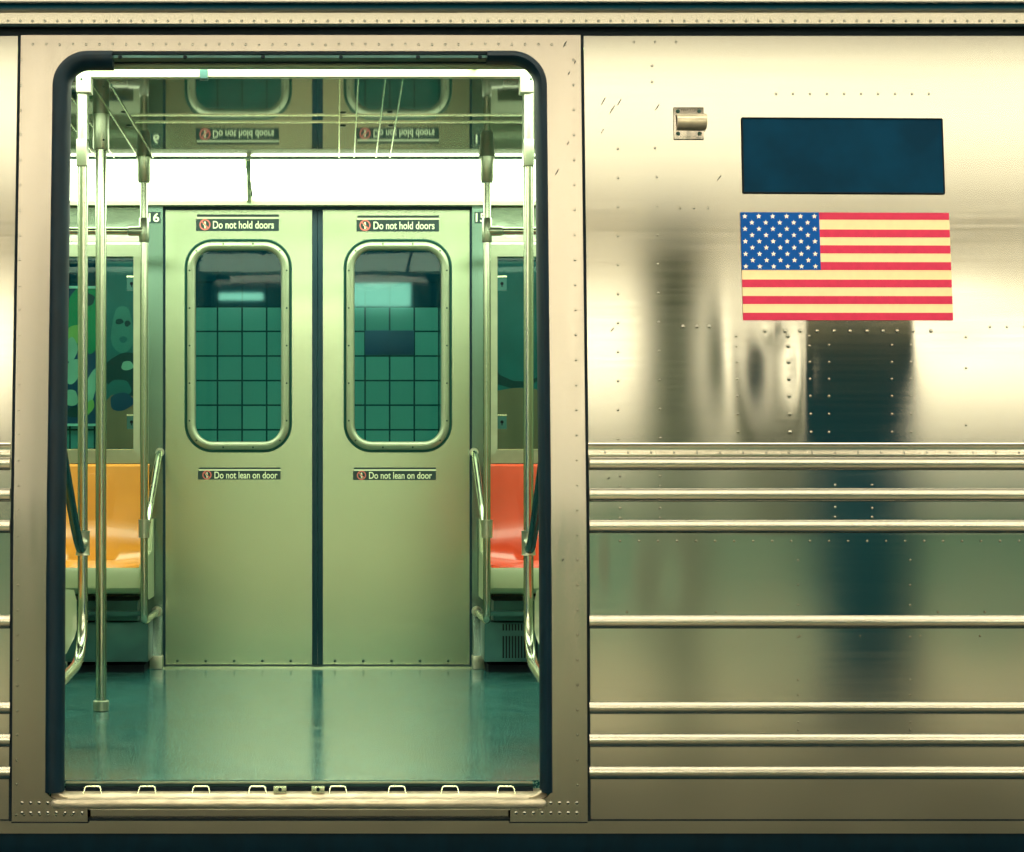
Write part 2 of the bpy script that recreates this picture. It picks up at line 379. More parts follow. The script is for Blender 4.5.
for x in (736, 788, 809): [rv(x+(y-330)*.02, y, r=.0045 if x != 788 else .006, h=.003) for y in (336, 346, 362, 379, 396, 414, 432)]
for x in (829, 892, 911): [rv(x, y) for y in (345, 362, 379, 396, 414, 432)]
for x in (765, 785, 800, 817, 834, 850, 867, 883, 897, 913, 931): rv(x, 331, r=.0055, h=.0035)
for x in (990, 1007, 1024): rv(x, 327)
for y in (337, 368, 425): rv(966, y)
for x in list(range(776, 935, 17)): rv(x, 94)
for x in range(605, 1030, 23): rv(x, 452.5, .0045)
for x in range(620, 1030, 19): rv(x, 541)
for (x, ys) in ((620, (476, 486, 508, 518)), (660, (476, 486, 508, 518)), (835, (485, 507, 517)), (872, (485, 508, 517))): [rv(x, y) for y in ys]
for y in (560, 585, 605, 637, 680, 695, 722, 730): rv(910, y, r=.0035); rv(798, y, r=.003)
for x in (627, 716, 938, 985): rv(x, 612, r=.0035)
for x in range(800, 1024, 60): rv(x, 636, r=.003)
obj('rivets', riv, steel, car)
# small scratches of paint
bm = bmesh.new()
for (px, py, l, a) in ((604, 100, 5, 60), (613, 108, 6, 55), (620, 101, 4, 55), (658, 106, 4, 50), (565, 44, 6, 60), (575, 62, 3, 70), (569, 73, 3, 60), (557, 172, 6, 60), (603, 130, 2, 80), (568, 143, 3, 60), (640, 8, 5, 70),
                       (613, 329, 3, 60), (609, 478, 2, 10), (563, 560, 3, 60), (720, 177, 3, 60)):
    c = math.cos(math.radians(a)); s = math.sin(math.radians(a)); P = [WP(px+l/2*c, py-l/2*s, .0125), WP(px-l/2*c, py+l/2*s, .0125)]
    tube(bm, P, .0012, 5)
obj('paint_chips', bm, dark, car)
# seam slots beside the door surround, and the seam over the skirt
for pxa in (xs_l-.001, xs_r+.001):
    bm = bmesh.new(); box(bm, pxa-.0035, pxa+.0035, -.002, .004, z_tab, z_top); bend(bm, .002); obj('seam', bm, dark, car)
bm = bmesh.new(); box(bm, XL, XR, wallY(z_seam)-.0015, .02, z_seam-.002, z_seam+.002); obj('seam', bm, dark, car)
for a_, b_ in ((12, 89), (509, 587)):
    bm = bmesh.new(); box(bm, WP(a_, 820).x, WP(b_, 820).x, wallY(z_tab)-.0105, .01, z_tab-.0035, z_tab-.0005); obj('seam', bm, dark, car)
# black rubber door gasket: sides with upper corners, thick rounded profile
def gasket(side):
    bm = bmesh.new(); g = .044 if side < 0 else .028
    xo = OX0 if side < 0 else OX1; s = -side
    z0 = zof(792); path = []
    r = .092; cz = OZ1-r; cx = xo+s*r
    for k in range(0, 11): path.append((xo, z0+(cz-z0)*k/10, 180 if side < 0 else 0))
    pts = []
    for k in range(11): z = z0+(cz-z0)*k/10; pts.append(((xo, z), (s, 0)))
    for k in range(1, 11):
        a = math.radians(90*k/10); n = (s*math.cos(a), -math.sin(a)); pts.append(((cx-s*r*math.cos(a), cz+r*math.sin(a)), n))
    for k in (1, 2, 3): pts.append(((cx+s*.022*k, OZ1), (0, -1)))
    wd, prof = .040, [(-.004, .02), (-.004, -.006), (.004, -.017), (.014, -.021), (g*.65, -.018), (g*.88, -.008), (g, .006), (g, .03), (-.0, .03)]
    loops = []
    for (x, z), n in pts:
        loops.append([bm.verts.new((x+n[0]*u, wallY(z)+v, z+n[1]*u)) for u, v in prof])
    for A, B in zip(loops, loops[1:]):
        for k in range(len(prof)): bm.faces.new((A[k], A[(k+1) % len(prof)], B[(k+1) % len(prof)], B[k]))
    bm.faces.new(loops[0]); bm.faces.new(loops[-1][::-1])
    return bm
obj('door_gasket', gasket(-1), rubber, car); obj('door_gasket', gasket(1), rubber, car)
# header over the opening: steel channel with bolts and black lower lip
zh = OZ1
ZH = 1.921
bm = bmesh.new(); box(bm, OX0+.10, OX1-.10, wallY(zh)-.008, wallY(zh)+.02, zh-.007, zh+.001); obj('header_seal', bm, rubber, car)
bm = bmesh.new(); box(bm, OX0+.08, OX1-.08, wallY(zh)+.0, wallY(zh)+.05, ZH+.003, zh-.005); obj('header_channel', bm, header_m, car)
bm = bmesh.new(); box(bm, OX0+.02, OX1-.02, wallY(zh)+.05, wallY(zh)+.08, ZH, zh-.005); obj('header_lip', bm, rubber, car)
bm = bmesh.new()
for px in (120, 185, 263, 341, 418, 480): dome(bm, pt(px, 57, wallY(zh)-.0005), .006, .005, n=8)
obj('header_bolts', bm, rubber, car)
# reveal lining between outer and inner wall
bm = bmesh.new()
box(bm, OX0+.008, OX0+.018, .03, .075, -.02, 1.87); box(bm, OX1-.012, OX1-.002, .03, .075, -.02, 1.87); bend(bm, 0)
obj('reveal_lining', bm, dark, car)

# ================================================================== THRESHOLD
th = thing('door_threshold', (-.1, -.03, zof(800)), 'worn metal door threshold with rounded lip below the subway doorway', 'threshold')
zb = pt(0, 804.5, -.045).z
bm = bmesh.new(); xa, xb = pt(50, 0, -.045).x, pt(547, 0, -.045).x
tube(bm, [(xa+.0, -.030, zb), (xa+.004, -.030, zb), (xa+.014, -.030, zb), (xb-.014, -.030, zb), (xb-.004, -.030, zb), (xb, -.030, zb)], .0125, 18, radii=[.004, .0095, .0125, .0125, .0095, .004])
obj('rounded_lip', bm, sill_steel, th)
zp = pt(0, 794, -.02).z
bm = bmesh.new(); prism(bm, [(-.018, zb+.004), (-.012, zb+.014), (.000, zp+.001), (.05, zp+.004), (.05, zb-.02), (-.022, zb-.018)], OX0+.012, OX1-.012, lambda u, v, a: (a, u, v))
obj('sill_plate', bm, sill_steel, th)
bm = bmesh.new(); box(bm, OX0+.045, OX1-.045, .012, .05, zp, zp+.012); obj('track_slot', bm, dark, th)
bm = bmesh.new(); box(bm, OX0+.045, OX1-.045, .018, .026, -.004, .0); obj('floor_edge_trim', bm, bright_tube, th); bm = bmesh.new(); box(bm, OX0+.045, OX1-.045, .026, .060, -.02, -.001); obj('floor_edge_plate', bm, header_m, th)
for px in (92.5, 147, 201, 257.5, 338, 397, 450, 506):     # clips in the slot
    bm = bmesh.new(); p = pt(px, 789, .0); a = .0235; hh = .0065
    tube(bm, smooth_path([(p.x-a, -.002, zp-.002), (p.x-a+.004, .004, p.z+hh), (p.x+a-.004, .004, p.z+hh), (p.x+a, -.002, zp-.002)], .006, 3), .0020, 6)
    obj('slot_clip', bm, trim_m, th)
for px in (280, 318):
    bm = bbox(pt(px-6.5, 0, 0).x, pt(px+6.5, 0, 0).x, -.006, .02, zp+.001, zp+.016, .001); p = obj('lug', bm, trim_m, th)
    bm = bmesh.new(); c = pt(px, 789.5, -.0065); tube(bm, [(c.x, -.0075, c.z), (c.x, -.005, c.z)], .005, 8); obj('lug_hole', bm, dark, p)
for s, xo in ((1, OX0+.012), (-1, OX1-.012)):      # curved corner trims
    bm = bmesh.new(); P = []
    for k in range(9):
        a = math.radians(90*k/8); P.append((xo+s*.045*(1-math.cos(a)), -.012-.006*math.sin(a), zof(778)-.050*math.sin(a)))
    tube(bm, P, .0045, 8); Pb = [(xo, -.008, zof(800))]
    bm.faces.new([bm.verts.new(Vector(q)+Vector((0, .003, 0))) for q in P]+[bm.verts.new((xo, -.009, P[-1][2]))])
    obj('corner_trim', bm, sill_steel, th)

# ================================================================== INTERIOR SHELL
FY, NY, ZC = 2.85, .15, 2.03
bm = bmesh.new(); box(bm, XL, XR, .045, 2.98, -.06, 0); obj('floor', bm, floor_m, None, kind='structure')
cl = empty('ceiling', (0, 1.5, ZC), 'structure')
bm = bmesh.new(); box(bm, XL, XR, .67, 2.32, ZC, ZC+.03); obj('ceiling_panel', bm, ceil_m, cl)
bm = bmesh.new()
for Y in (1.456, 1.58):
    box(bm, -.70, XR, Y-.004, Y+.004, ZC-.004, ZC+.001)
obj('cross_trim', bm, trim_m, cl)
bm = bmesh.new()
for X in (.008, .066, .150, .204, -.767, -.71, -.86, -.93):
    box(bm, X-.0022, X+.0022, .70, 2.30, ZC-.0035, ZC+.001)
obj('long_trim', bm, trim_m, cl)
bm = bmesh.new()
for (px, py) in ((343, 112.5), (343, 125.5), (390, 112), (391, 125.5), (124, 112), (129, 125.5)):
    d = 1.213*F/(CY-py); dome(bm, Vector(((px-CX)*d/F, d-D0, ZC)), .012, .004, Vector((0, 0, -1)), 10)
obj('ceiling_screws', bm, screw_m, cl)
bm = bmesh.new(); box(bm, XL, XR, 2.316, 2.322, ZC-.006, ZC+.002); obj('edge_trim', bm, post_steel, cl)
# light coves
def cove(flip, label):
    mY = (lambda y: 3.0-y) if flip else (lambda y: y)
    t = thing('light_fixture', (0, mY(2.5), ZC), label, 'ceiling light', 'light panels along the car ceiling')
    segs = [XL, pt(249.5, 0, 2.6).x, XR] if not flip else [XL, .4, XR]
    for a, b in zip(segs, segs[1:]):
        P = [(2.325, ZC-.006), (2.36, ZC-.016), (2.79, 1.932), (2.79, 1.95), (2.36, ZC+.004), (2.325, ZC+.01)]
        bm = bmesh.new(); prism(bm, P, a+.008, b-.008, lambda u, v, x: (x, mY(u), v)); obj('diffuser', bm, cove_m, t)
    x = segs[1]
    bm = bmesh.new(); prism(bm, [(2.32, ZC-.012), (2.79, 1.924), (2.79, 1.94), (2.32, ZC+.004)], x-.008, x+.008, lambda u, v, a: (a-(u-2.55)*.045, mY(u), v)); obj('joint_strip', bm, chrome, t)
    bm = bmesh.new(); prism(bm, [(2.785, 1.915), (2.82, 1.915), (2.82, 1.95), (2.785, 1.95)], XL, XR, lambda u, v, a: (a, mY(u), v)); obj('lower_rail', bm, frame_pale, t)
    bm = bmesh.new(); box(bm, XL, XR, *sorted((mY(2.33), mY(2.70))), 2.06, 2.08); obj('housing', bm, trim_m, t)
    return t
cove(False, 'glowing white light panel over the closed inner doors')
cove(True, 'light panel along the ceiling just inside the open doorway')
# ================================================================== FAR WALL
def PX(px, Y=FY): return (px-CX)/sc(Y)
def PZ(py, Y=FY): return EYE+(CY-py)/sc(Y)
fw = empty('wall_far', (0, FY, 0), 'structure')
zh0 = PZ(207)
bm = bmesh.new(); box(bm, PX(150), PX(484), FY-.03, FY+.02, zh0, PZ(200)); obj('door_header', bm, frame_pale, fw)
bm = bmesh.new(); box(bm, PX(163), PX(472), FY-.006, FY+.05, PZ(210), zh0); obj('header_gap', bm, seal, fw)
for (a, b) in ((149, 163.5), (471.5, 484)):
    bm = bmesh.new(); box(bm, PX(a), PX(b), FY-.03, FY+.06, 0, zh0); obj('door_post', bm, post_steel, fw)
for (a, b) in ((163.5, 165.5), (469.5, 471.5)):
    bm = bmesh.new(); box(bm, PX(a), PX(b), FY-.004, FY+.05, 0, zh0); obj('post_gap', bm, seal, fw)
def side(x0, x1, wx0, wx1):
    zt, zb = PZ(257), PZ(450)
    bm = bmesh.new()
    box(bm, x0, x1, FY, FY+.06, 0, zb-.055); obj('lower_wall', bm, post_steel, fw)
    bm = bmesh.new(); box(bm, x0, x1, FY-.008, FY+.06, PZ(245), PZ(203)); obj('transom_panel', bm, transom_m, fw)
    bm = bmesh.new(); box(bm, x0, x1, FY-.016, FY-.006, PZ(242), PZ(238)); obj('transom_trim', bm, chrome, fw)
    bm = bmesh.new()
    ring(bm, [[(x, FY-.022, z) for x, z in ((wx0, zb), (wx1, zb), (wx1, zt), (wx0, zt))], [(x, FY-.018, z) for x, z in ((x0, zb-.055), (x1, zb-.055), (x1, PZ(245)), (x0, PZ(245)))],
              [(x, FY+.05, z) for x, z in ((x0, zb-.055), (x1, zb-.055), (x1, PZ(245)), (x0, PZ(245)))], [(x, FY+.05, z) for x, z in ((wx0, zb), (wx1, zb), (wx1, zt), (wx0, zt))]])
    return bm
wl = empty('window_1', (PX(100), FY, 1.2), 'structure'); wr = empty('window_2', (PX(510), FY, 1.2), 'structure')
bmL = side(XL, PX(149), -2.2, PX(134)); obj('window_frame', bmL, frame_pale, wl, smooth=False)
bmR = side(PX(484), XR, PX(497), 2.2); obj('window_frame', bmR, frame_pale, wr, smooth=False)
for (wo, a, b, lx) in ((wl, -2.2, PX(134), 131.5), (wr, PX(497), 2.2, 502)):
    bm = bmesh.new(); box(bm, a, b, FY+.01, FY+.016, PZ(450), PZ(257)); obj('window_pane', bm, glass, wo)
    bm = bmesh.new(); box(bm, a, b, FY-.020, FY-.008, PZ(450)-.004, PZ(450)+.004); obj('sill_edge', bm, trim_m, wo)
    for y in (283.5, 422):
        bm = bmesh.new(); box(bm, PX(lx-4.5), PX(lx+4.5), FY-.006, FY+.009, PZ(y+7), PZ(y-7)); lk = obj('window_lock', bm, heater_m, wo)
        bm = bmesh.new(); box(bm, PX(lx-4.5), PX(lx+4.5), FY-.010, FY-.004, PZ(y-6), PZ(y-7.6)); obj('lock_edge', bm, trim_m, lk)
        bm = bmesh.new(); c = pt(lx, y, FY-.008); tube(bm, [(c.x, c.y, c.z), (c.x, c.y+.004, c.z)], .007, 10); box(bm, c.x-.002, c.x+.002, c.y-.001, c.y+.003, c.z-.014, c.z); obj('keyhole', bm, dark, lk)
# outer skin behind the far wall
bm = bmesh.new(); box(bm, XL, PX(149)-.02, FY+.12, FY+.16, -.2, PZ(450)); box(bm, PX(484)+.02, XR, FY+.12, FY+.16, -.2, PZ(450)); box(bm, XL, XR, FY+.12, FY+.16, 1.93, 2.3)
obj('outer_skin', bm, dark, fw)
# end walls and near inner wall
ew = empty('wall_ends', (0, 1.5, 0), 'structure')
for (a, b) in ((XL, XL+.04), (XR-.04, XR)):
    bm = bmesh.new(); box(bm, a, b, .1, 2.95, 0, 2.1); obj('end_wall', bm, frame_pale, ew)
nw = empty('wall_near', (0, NY, 0), 'structure')
for (a, b) in ((XL, OX0+.02), (OX1-.002, XR)):
    bm = bmesh.new(); box(bm, a, b, NY, NY+.02, 0, 1.93); obj('inner_panel', bm, frame_pale, nw)
bm = bmesh.new(); box(bm, OX0, OX1, .195, .21, ZH, 1.96); obj('inner_header', bm, header_m, nw)
# ================================================================== FAR DOORS
def door(n, x0, x1, gx0, gx1, fx0, fx1, sealx):
    d = empty('door_%d' % n, ((PX(x0)+PX(x1))/2, FY, 0), 'structure')
    g = rrect(PX(fx0), PX(fx1), PZ(452.5), PZ(239), .118, 9)
    o = rect_loop(g, PX(x0), PX(x1), .012, zh0-.004)
    bm = bmesh.new()
    ring(bm, [[(x, FY, z) for x, z in g], [(x, FY, z) for x, z in o], [(x, FY+.035, z) for x, z in o], [(x, FY+.035, z) for x, z in g]])
    lf = obj('door_leaf', bm, door_steel, d, auto=20)
    def loop(ins, y, r=.118):
        return [(x, y, z) for x, z in rrect(PX(fx0)+ins, PX(fx1)-ins, PZ(452.5)+ins, PZ(239)-ins, r-ins, 9)]
    bm = bmesh.new(); ring(bm, [loop(0, FY+.002), loop(0, FY-.003), loop(.005, FY-.006), loop(.011, FY-.003), loop(.012, FY+.01)]); obj('outer_gasket', bm, groove, d)
    bm = bmesh.new(); ring(bm, [loop(.0115, FY+.01), loop(.0115, FY-.004), loop(.015, FY-.010), loop(.028, FY-.013), loop(.0285, FY-.0105), loop(.0305, FY-.0105), loop(.031, FY-.013), loop(.036, FY-.012), loop(.045, FY-.002), loop(.046, FY+.02)])
    fr = obj('window_frame', bm, frame_pale, d, auto=50)
    bm = bmesh.new(); nr = Vector((0, -1, 0))
    xa, xb, za, zb = PX(fx0)+.022, PX(fx1)-.022, PZ(452.5)+.022, PZ(239)-.022
    for k in range(5):
        z = za+.11+(zb-za-.22)*k/4
        for x in (xa, xb): dome(bm, Vector((x, FY-.0115, z)), .0042, .003, nr, 6)
    for x in ((xa+xb)/2-.062, (xa+xb)/2+.062):
        for z in (za, zb): dome(bm, Vector((x, FY-.0115, z)), .0042, .003, nr, 6)
    for x, sx in ((xa, 1), (xb, -1)):
        for z, sz in ((za, 1), (zb, -1)): dome(bm, Vector((x+sx*.028, FY-.0115, z+sz*.028)), .0042, .003, nr, 6)
    obj('frame_screws', bm, screw_m, fr)
    bm = bmesh.new(); L = loop(.043, FY+.012); L2 = loop(.043, FY+.018); R_ = ring(bm, [L, L2], close=False); bm.faces.new(R_[0][::-1]); bm.faces.new(R_[1]); obj('window_pane', bm, glass, d)
    a, b = sealx; bm = bbox(PX(a), PX(b), FY-.002, FY+.04, .01, zh0-.004, .004); obj('edge_seal', bm, seal, d)
    bm = bmesh.new(); k = x0+12
    while k < x1-4:
        c = pt(k, 664.5, FY-.001); dome(bm, Vector((c.x, c.y, .026)), .006, .002, nr, 8); k += 28.3
    obj('base_screws', bm, screw_m, lf)
    return d
door(1, 165.5, 312, 195, 279, 184.5, 292, (312, 317.4))
door(2, 323, 469.5, 355, 439, 343.5, 452, (317.6, 323))
bm = bmesh.new(); box(bm, PX(150), PX(484), FY-.05, FY-.012, 0, .006); obj('trim_1', bm, trim_m, None, kind='structure')
bm = bmesh.new(); box(bm, PX(150), PX(484), FY-.012, FY+.04, 0, .010); obj('trim_2', bm, seal, None, kind='structure')

# ================================================================== SIGNS
def text_mesh(s, size, m, name, parent, x0, x1, zc, Y, bold=.0, depth=.0006):
    cu = bpy.data.curves.new(name, 'FONT'); cu.body = s; cu.size = size; cu.offset = bold; cu.extrude = depth; cu.align_x = 'LEFT'
    t = bpy.data.objects.new(name, cu); COL.objects.link(t); bpy.context.view_layer.update()
    me = bpy.data.meshes.new_from_object(t.evaluated_get(bpy.context.evaluated_depsgraph_get())); bpy.data.objects.remove(t)
    xs = [v.co.x for v in me.vertices]; ys = [v.co.y for v in me.vertices]; a, b = min(xs), max(xs); sx = (x1-x0)/(b-a); c = ys and 0
    cap = .70*size/2
    for v in me.vertices:
        v.co = Vector((x0+(v.co.x-a)*sx, Y-v.co.z, zc+(v.co.y-cap)))
    me.materials.clear(); me.materials.append(m)
    o = bpy.data.objects.new(name, me); COL.objects.link(o)
    if parent: o.parent = parent; o.matrix_parent_inverse = Matrix.Translation(parent.location).inverted()
    return o
def doorsign(x0, x1, y0, y1, txt, tx0, tx1, tsize, label, symx, sr, grp, rot=0.0):
    Y = FY-.001
    t = thing('door_sign', (PX((x0+x1)/2), Y, PZ((y0+y1)/2)), label, 'sign', grp)
    h = y1-y0
    bm = bbox(PX(x0), PX(x1), Y-.0015, Y, PZ(y1), PZ(y0+h*.28), .0005, 1); obj('sign_face', bm, sign_m, t)
    bm = bmesh.new(); box(bm, PX(x0+1), PX(x1), Y-.0012, Y, PZ(y0+h*.14), PZ(y0)); obj('top_rule', bm, sign_m, t)
    bm = bmesh.new(); box(bm, PX(x0+1), PX(x1), Y-.0011, Y, PZ(y0+h*.26), PZ(y0+h*.15)); obj('pale_rule', bm, text_m, t)
    yc = y0+h*.62
    text_mesh(txt, tsize, text_m, 'lettering', t, PX(tx0), PX(tx1), PZ(yc), Y-.002, bold=tsize*.014)
    c = pt(symx, yc, Y); r = sr/sc(Y)
    bm = bmesh.new(); n = 24; ring(bm, [[(c.x+q*math.cos(2*math.pi*k/n), yy, c.z+q*math.sin(2*math.pi*k/n)) for k in range(n)] for q, yy in ((r, Y-.0015), (r, Y-.0025), (r*.76, Y-.0025), (r*.76, Y-.0015))])
    bm2 = bmesh.new(); box(bm2, -r*.12, r*.12, -.0008, 0, -r*.85, r*.85); bmesh.ops.rotate(bm2, verts=bm2.verts[:], cent=(0, 0, 0), matrix=Matrix.Rotation(math.radians(-45), 3, 'Y')); bmesh.ops.translate(bm2, verts=bm2.verts[:], vec=(c.x, Y-.0018, c.z)); merge(bm, bm2)
    obj('prohibition_ring', bm, sign_pink, t)
    bm = bmesh.new(); box(bm, c.x-r*.14, c.x+r*.18, Y-.0022, Y-.0012, c.z-r*.35, c.z+r*.25); tube(bm, [(c.x, Y-.0023, c.z+r*.42), (c.x, Y-.001, c.z+r*.42)], r*.17, 10)
    box(bm, c.x-r*.34, c.x-r*.14, Y-.0021, Y-.0012, c.z-r*.05, c.z+r*.22); box(bm, c.x-r*.12, c.x+.0, Y-.0021, Y-.0012, c.z-r*.68, c.z-r*.3); box(bm, c.x+r*.08, c.x+r*.2, Y-.0021, Y-.0012, c.z-r*.68, c.z-r*.3)
    obj('pictogram', bm, text_m, t)
doorsign(196, 279, 214.5, 231, 'Do not hold doors', 213, 274, .044, 'black Do not hold doors sticker above the window of the door nearer the yellow seat', 205, 5.6, 'stickers on the inner doors')
doorsign(356.5, 439, 215.5, 231.5, 'Do not hold doors', 373.5, 434.5, .044, 'black Do not hold doors sticker above the window of the door nearer the red seat', 365, 5.6, 'stickers on the inner doors')
doorsign(198, 280.5, 467.5, 479.5, 'Do not lean on door', 214.5, 277.5, .040, 'black Do not lean on door sticker under the window nearer the yellow seat', 207, 4.6, 'stickers on the inner doors')
doorsign(353, 436, 467.5, 480, 'Do not lean on door', 369, 432, .040, 'black Do not lean on door sticker under the window nearer the red seat', 361.5, 4.6, 'stickers on the inner doors')
for (a, b, s, lab) in ((147.5, 160.5, '16', 'small black plate with white digits sixteen, by the yellow seat'), (474.5, 486.5, '15', 'small black plate with white digits fifteen, by the red seat')):
    Y = FY-.031; t = thing('number_plate', (PX((a+b)/2, Y), Y, PZ(217.5, Y)), lab, 'sign', 'number plates beside the inner doors')
    bm = bmesh.new(); box(bm, PX(a, Y), PX(b, Y), Y-.003, Y, PZ(223, Y), PZ(212, Y)); obj('plate', bm, sign_m, t)
    text_mesh(s, .050, text_m, 'digits', t, PX(a+1.2, Y), PX(b-1.2, Y), PZ(217.5, Y), Y-.0035, bold=.0009)

# ================================================================== FLAG, PLATE, BRACKET
def quad_on_wall(bm, c, off, th=.0008, nu=1, nv=6):
    """c: pixel corners tl, tr, br, bl"""
    def q(u, v, o):
        x = (c[0][0]*(1-u)+c[1][0]*u)*(1-v)+(c[3][0]*(1-u)+c[2][0]*u)*v; y = (c[0][1]*(1-u)+c[1][1]*u)*(1-v)+(c[3][1]*(1-u)+c[2][1]*u)*v
        return WP(x, y, o)
    V = [[[bm.verts.new(q(i/nu, j/nv, o)) for i in range(nu+1)] for j in range(nv+1)] for o in (off, off-th)]
    for L in V:
        for j in range(nv):
            for i in range(nu): bm.faces.new((L[j][i], L[j][i+1], L[j+1][i+1], L[j+1][i]))
    A, B = V
    for j in range(nv):
        bm.faces.new((A[j][0], A[j+1][0], B[j+1][0], B[j][0])); bm.faces.new((A[j][nu], A[j+1][nu], B[j+1][nu], B[j][nu]))
    for i in range(nu):
        bm.faces.new((A[0][i], A[0][i+1], B[0][i+1], B[0][i])); bm.faces.new((A[nv][i], A[nv][i+1], B[nv][i+1], B[nv][i]))
FC = [(740.3, 212.2), (949, 212.8), (953.3, 320.2), (743.3, 320.2)]
def fl(u, v):
    x = (FC[0][0]*(1-u)+FC[1][0]*u)*(1-v)+(FC[3][0]*(1-u)+FC[2][0]*u)*v; y = (FC[0][1]*(1-u)+FC[1][1]*u)*(1-v)+(FC[3][1]*(1-u)+FC[2][1]*u)*v
    return x, y
flag = thing('flag_decal', WP(847, 320, .003), 'American flag decal with stars and red stripes on the steel car side', 'flag')
bm = bmesh.new(); quad_on_wall(bm, FC, .0030, .0012); obj('pale_field', bm, f_white, flag)
ed = [413, 437, 470, 496, 523, 550, 579, 606, 638, 664, 693, 720, 749, 774]; ed = [(e-413)/361 for e in ed]
bm = bmesh.new(); ca = .3775
for k in range(0, 13, 2):
    u0 = ca-.01 if k < 7 else 0
    quad_on_wall(bm, [fl(u0, ed[k]), fl(1, ed[k]), fl(1, ed[k+1]), fl(u0, ed[k+1])], .0034, .0008, 1, 1)
obj('red_stripes', bm, f_red, flag)
bm = bmesh.new(); quad_on_wall(bm, [fl(0, 0), fl(ca, 0), fl(ca, .534), fl(0, .534)], .0038, .0008, 1, 3); obj('blue_canton', bm, f_blue, flag)
bm = bmesh.new()
for r in range(9):
    n = 6 if r % 2 == 0 else 5
    for k in range(n):
        cx = 744.8+r*.14+13.92*k+(0 if n == 6 else 6.96); cy = 216.3+6.27*r
        P = []
        for a in range(10):
            rr = 2.75 if a % 2 == 0 else 1.15; an = math.radians(90+36*a); P.append(WP(cx+rr*math.cos(an), cy-rr*math.sin(an), .0044))
        bm.faces.new([bm.verts.new(p) for p in P])
obj('stars', bm, f_star, flag)
pl = thing('dark_plate', WP(844, 193, .003), 'dark blue blank rectangular panel on the steel side above the flag', 'plate')
bm = bmesh.new(); quad_on_wall(bm, [(742, 118), (942, 119), (944.5, 193.5), (743.5, 192.5)], .0040, .003); obj('panel_face', bm, plate_m, pl)
bm = bmesh.new(); C4 = [(742, 118), (942, 119), (944.5, 193.5), (743.5, 192.5)]
for a, b in zip(C4, C4[1:]+C4[:1]): tube(bm, [WP(*a, .004), WP(*b, .004)], .0022, 6)
obj('panel_edge', bm, dark, pl)
br = thing('metal_bracket', WP(688, 139, .002), 'small metal bracket with a half round sleeve and four screws on the car side', 'bracket')
def tilt(bm, cx, cz):      # local (x, y, z) -> wall, y out of the wall
    for v in bm.verts: v.co = Vector((cx+v.co.x, wallY(cz+v.co.z)-.001+v.co.y, cz+v.co.z))
cc = WP(688.5, 123)
bm = bbox(-.040, .040, -.004, 0, -.045, .042, .001); tilt(bm, cc.x, cc.z); obj('base_plate', bm, frame_steel, br)
bm = bmesh.new(); n = 12; prf = [(-.030*math.sin(math.radians(180*k/n))-.003, .0015+.0225*math.cos(math.radians(180*k/n))) for k in range(n+1)]
prf += [(a*.86, .0015+(b-.0015)*.86) for a, b in prf[::-1]]
prism(bm, prf, -.035, .044, lambda u, v, a: (a, u, v)); tilt(bm, cc.x, cc.z); obj('half_sleeve', bm, sill_steel, br)
bm = bmesh.new(); tube(bm, [(-.030, -.014, .002), (.03, -.014, .002)], .013, 12); tilt(bm, cc.x, cc.z); obj('sleeve_core', bm, dark, br)
for (x, z) in ((-.029, .031), (.028, .031), (-.029, -.030), (.028, -.030)):
    bm = bmesh.new(); dome(bm, Vector((x, -.004, z)), .006, .004, n=8); tilt(bm, cc.x, cc.z); obj('screw', bm, screw_m, br)

# ================================================================== POLES AND RAILS
def xpole(px, Y): return (px-CX)/sc(Y)
# floor to ceiling pole
Yp = 1.45; xp = xpole(101, Yp); s_ = sc(Yp)
t = thing('floor_pole', (xp, Yp, 0), 'floor-to-ceiling steel pole with a white base collar standing on the floor', 'pole')
bm = bmesh.new(); tube(bm, [(xp, Yp, 0), (xp, Yp, ZC)], .0185, 24); obj('pole_tube', bm, chrome, t)
bm = bmesh.new(); tube(bm, [(xp, Yp, 0), (xp, Yp, .003), (xp, Yp, .034), (xp, Yp, .037)], .026, 24, radii=[.024, .027, .027, .023]); obj('base_collar', bm, bright_tube, t)
zt = EYE+(CY-150)/s_
bm = bmesh.new(); tube(bm, [(xp, Yp, zt), (xp, Yp, zt+.008), (xp, Yp, ZC)], .028, 24, radii=[.023, .0275, .028]); sl = obj('ceiling_sleeve', bm, bright_tube, t)
bm = bmesh.new(); dome(bm, Vector((xp+.012, Yp-.026, zt+.03)), .004, .003, n=8); obj('sleeve_screw', bm, screw_m, sl)

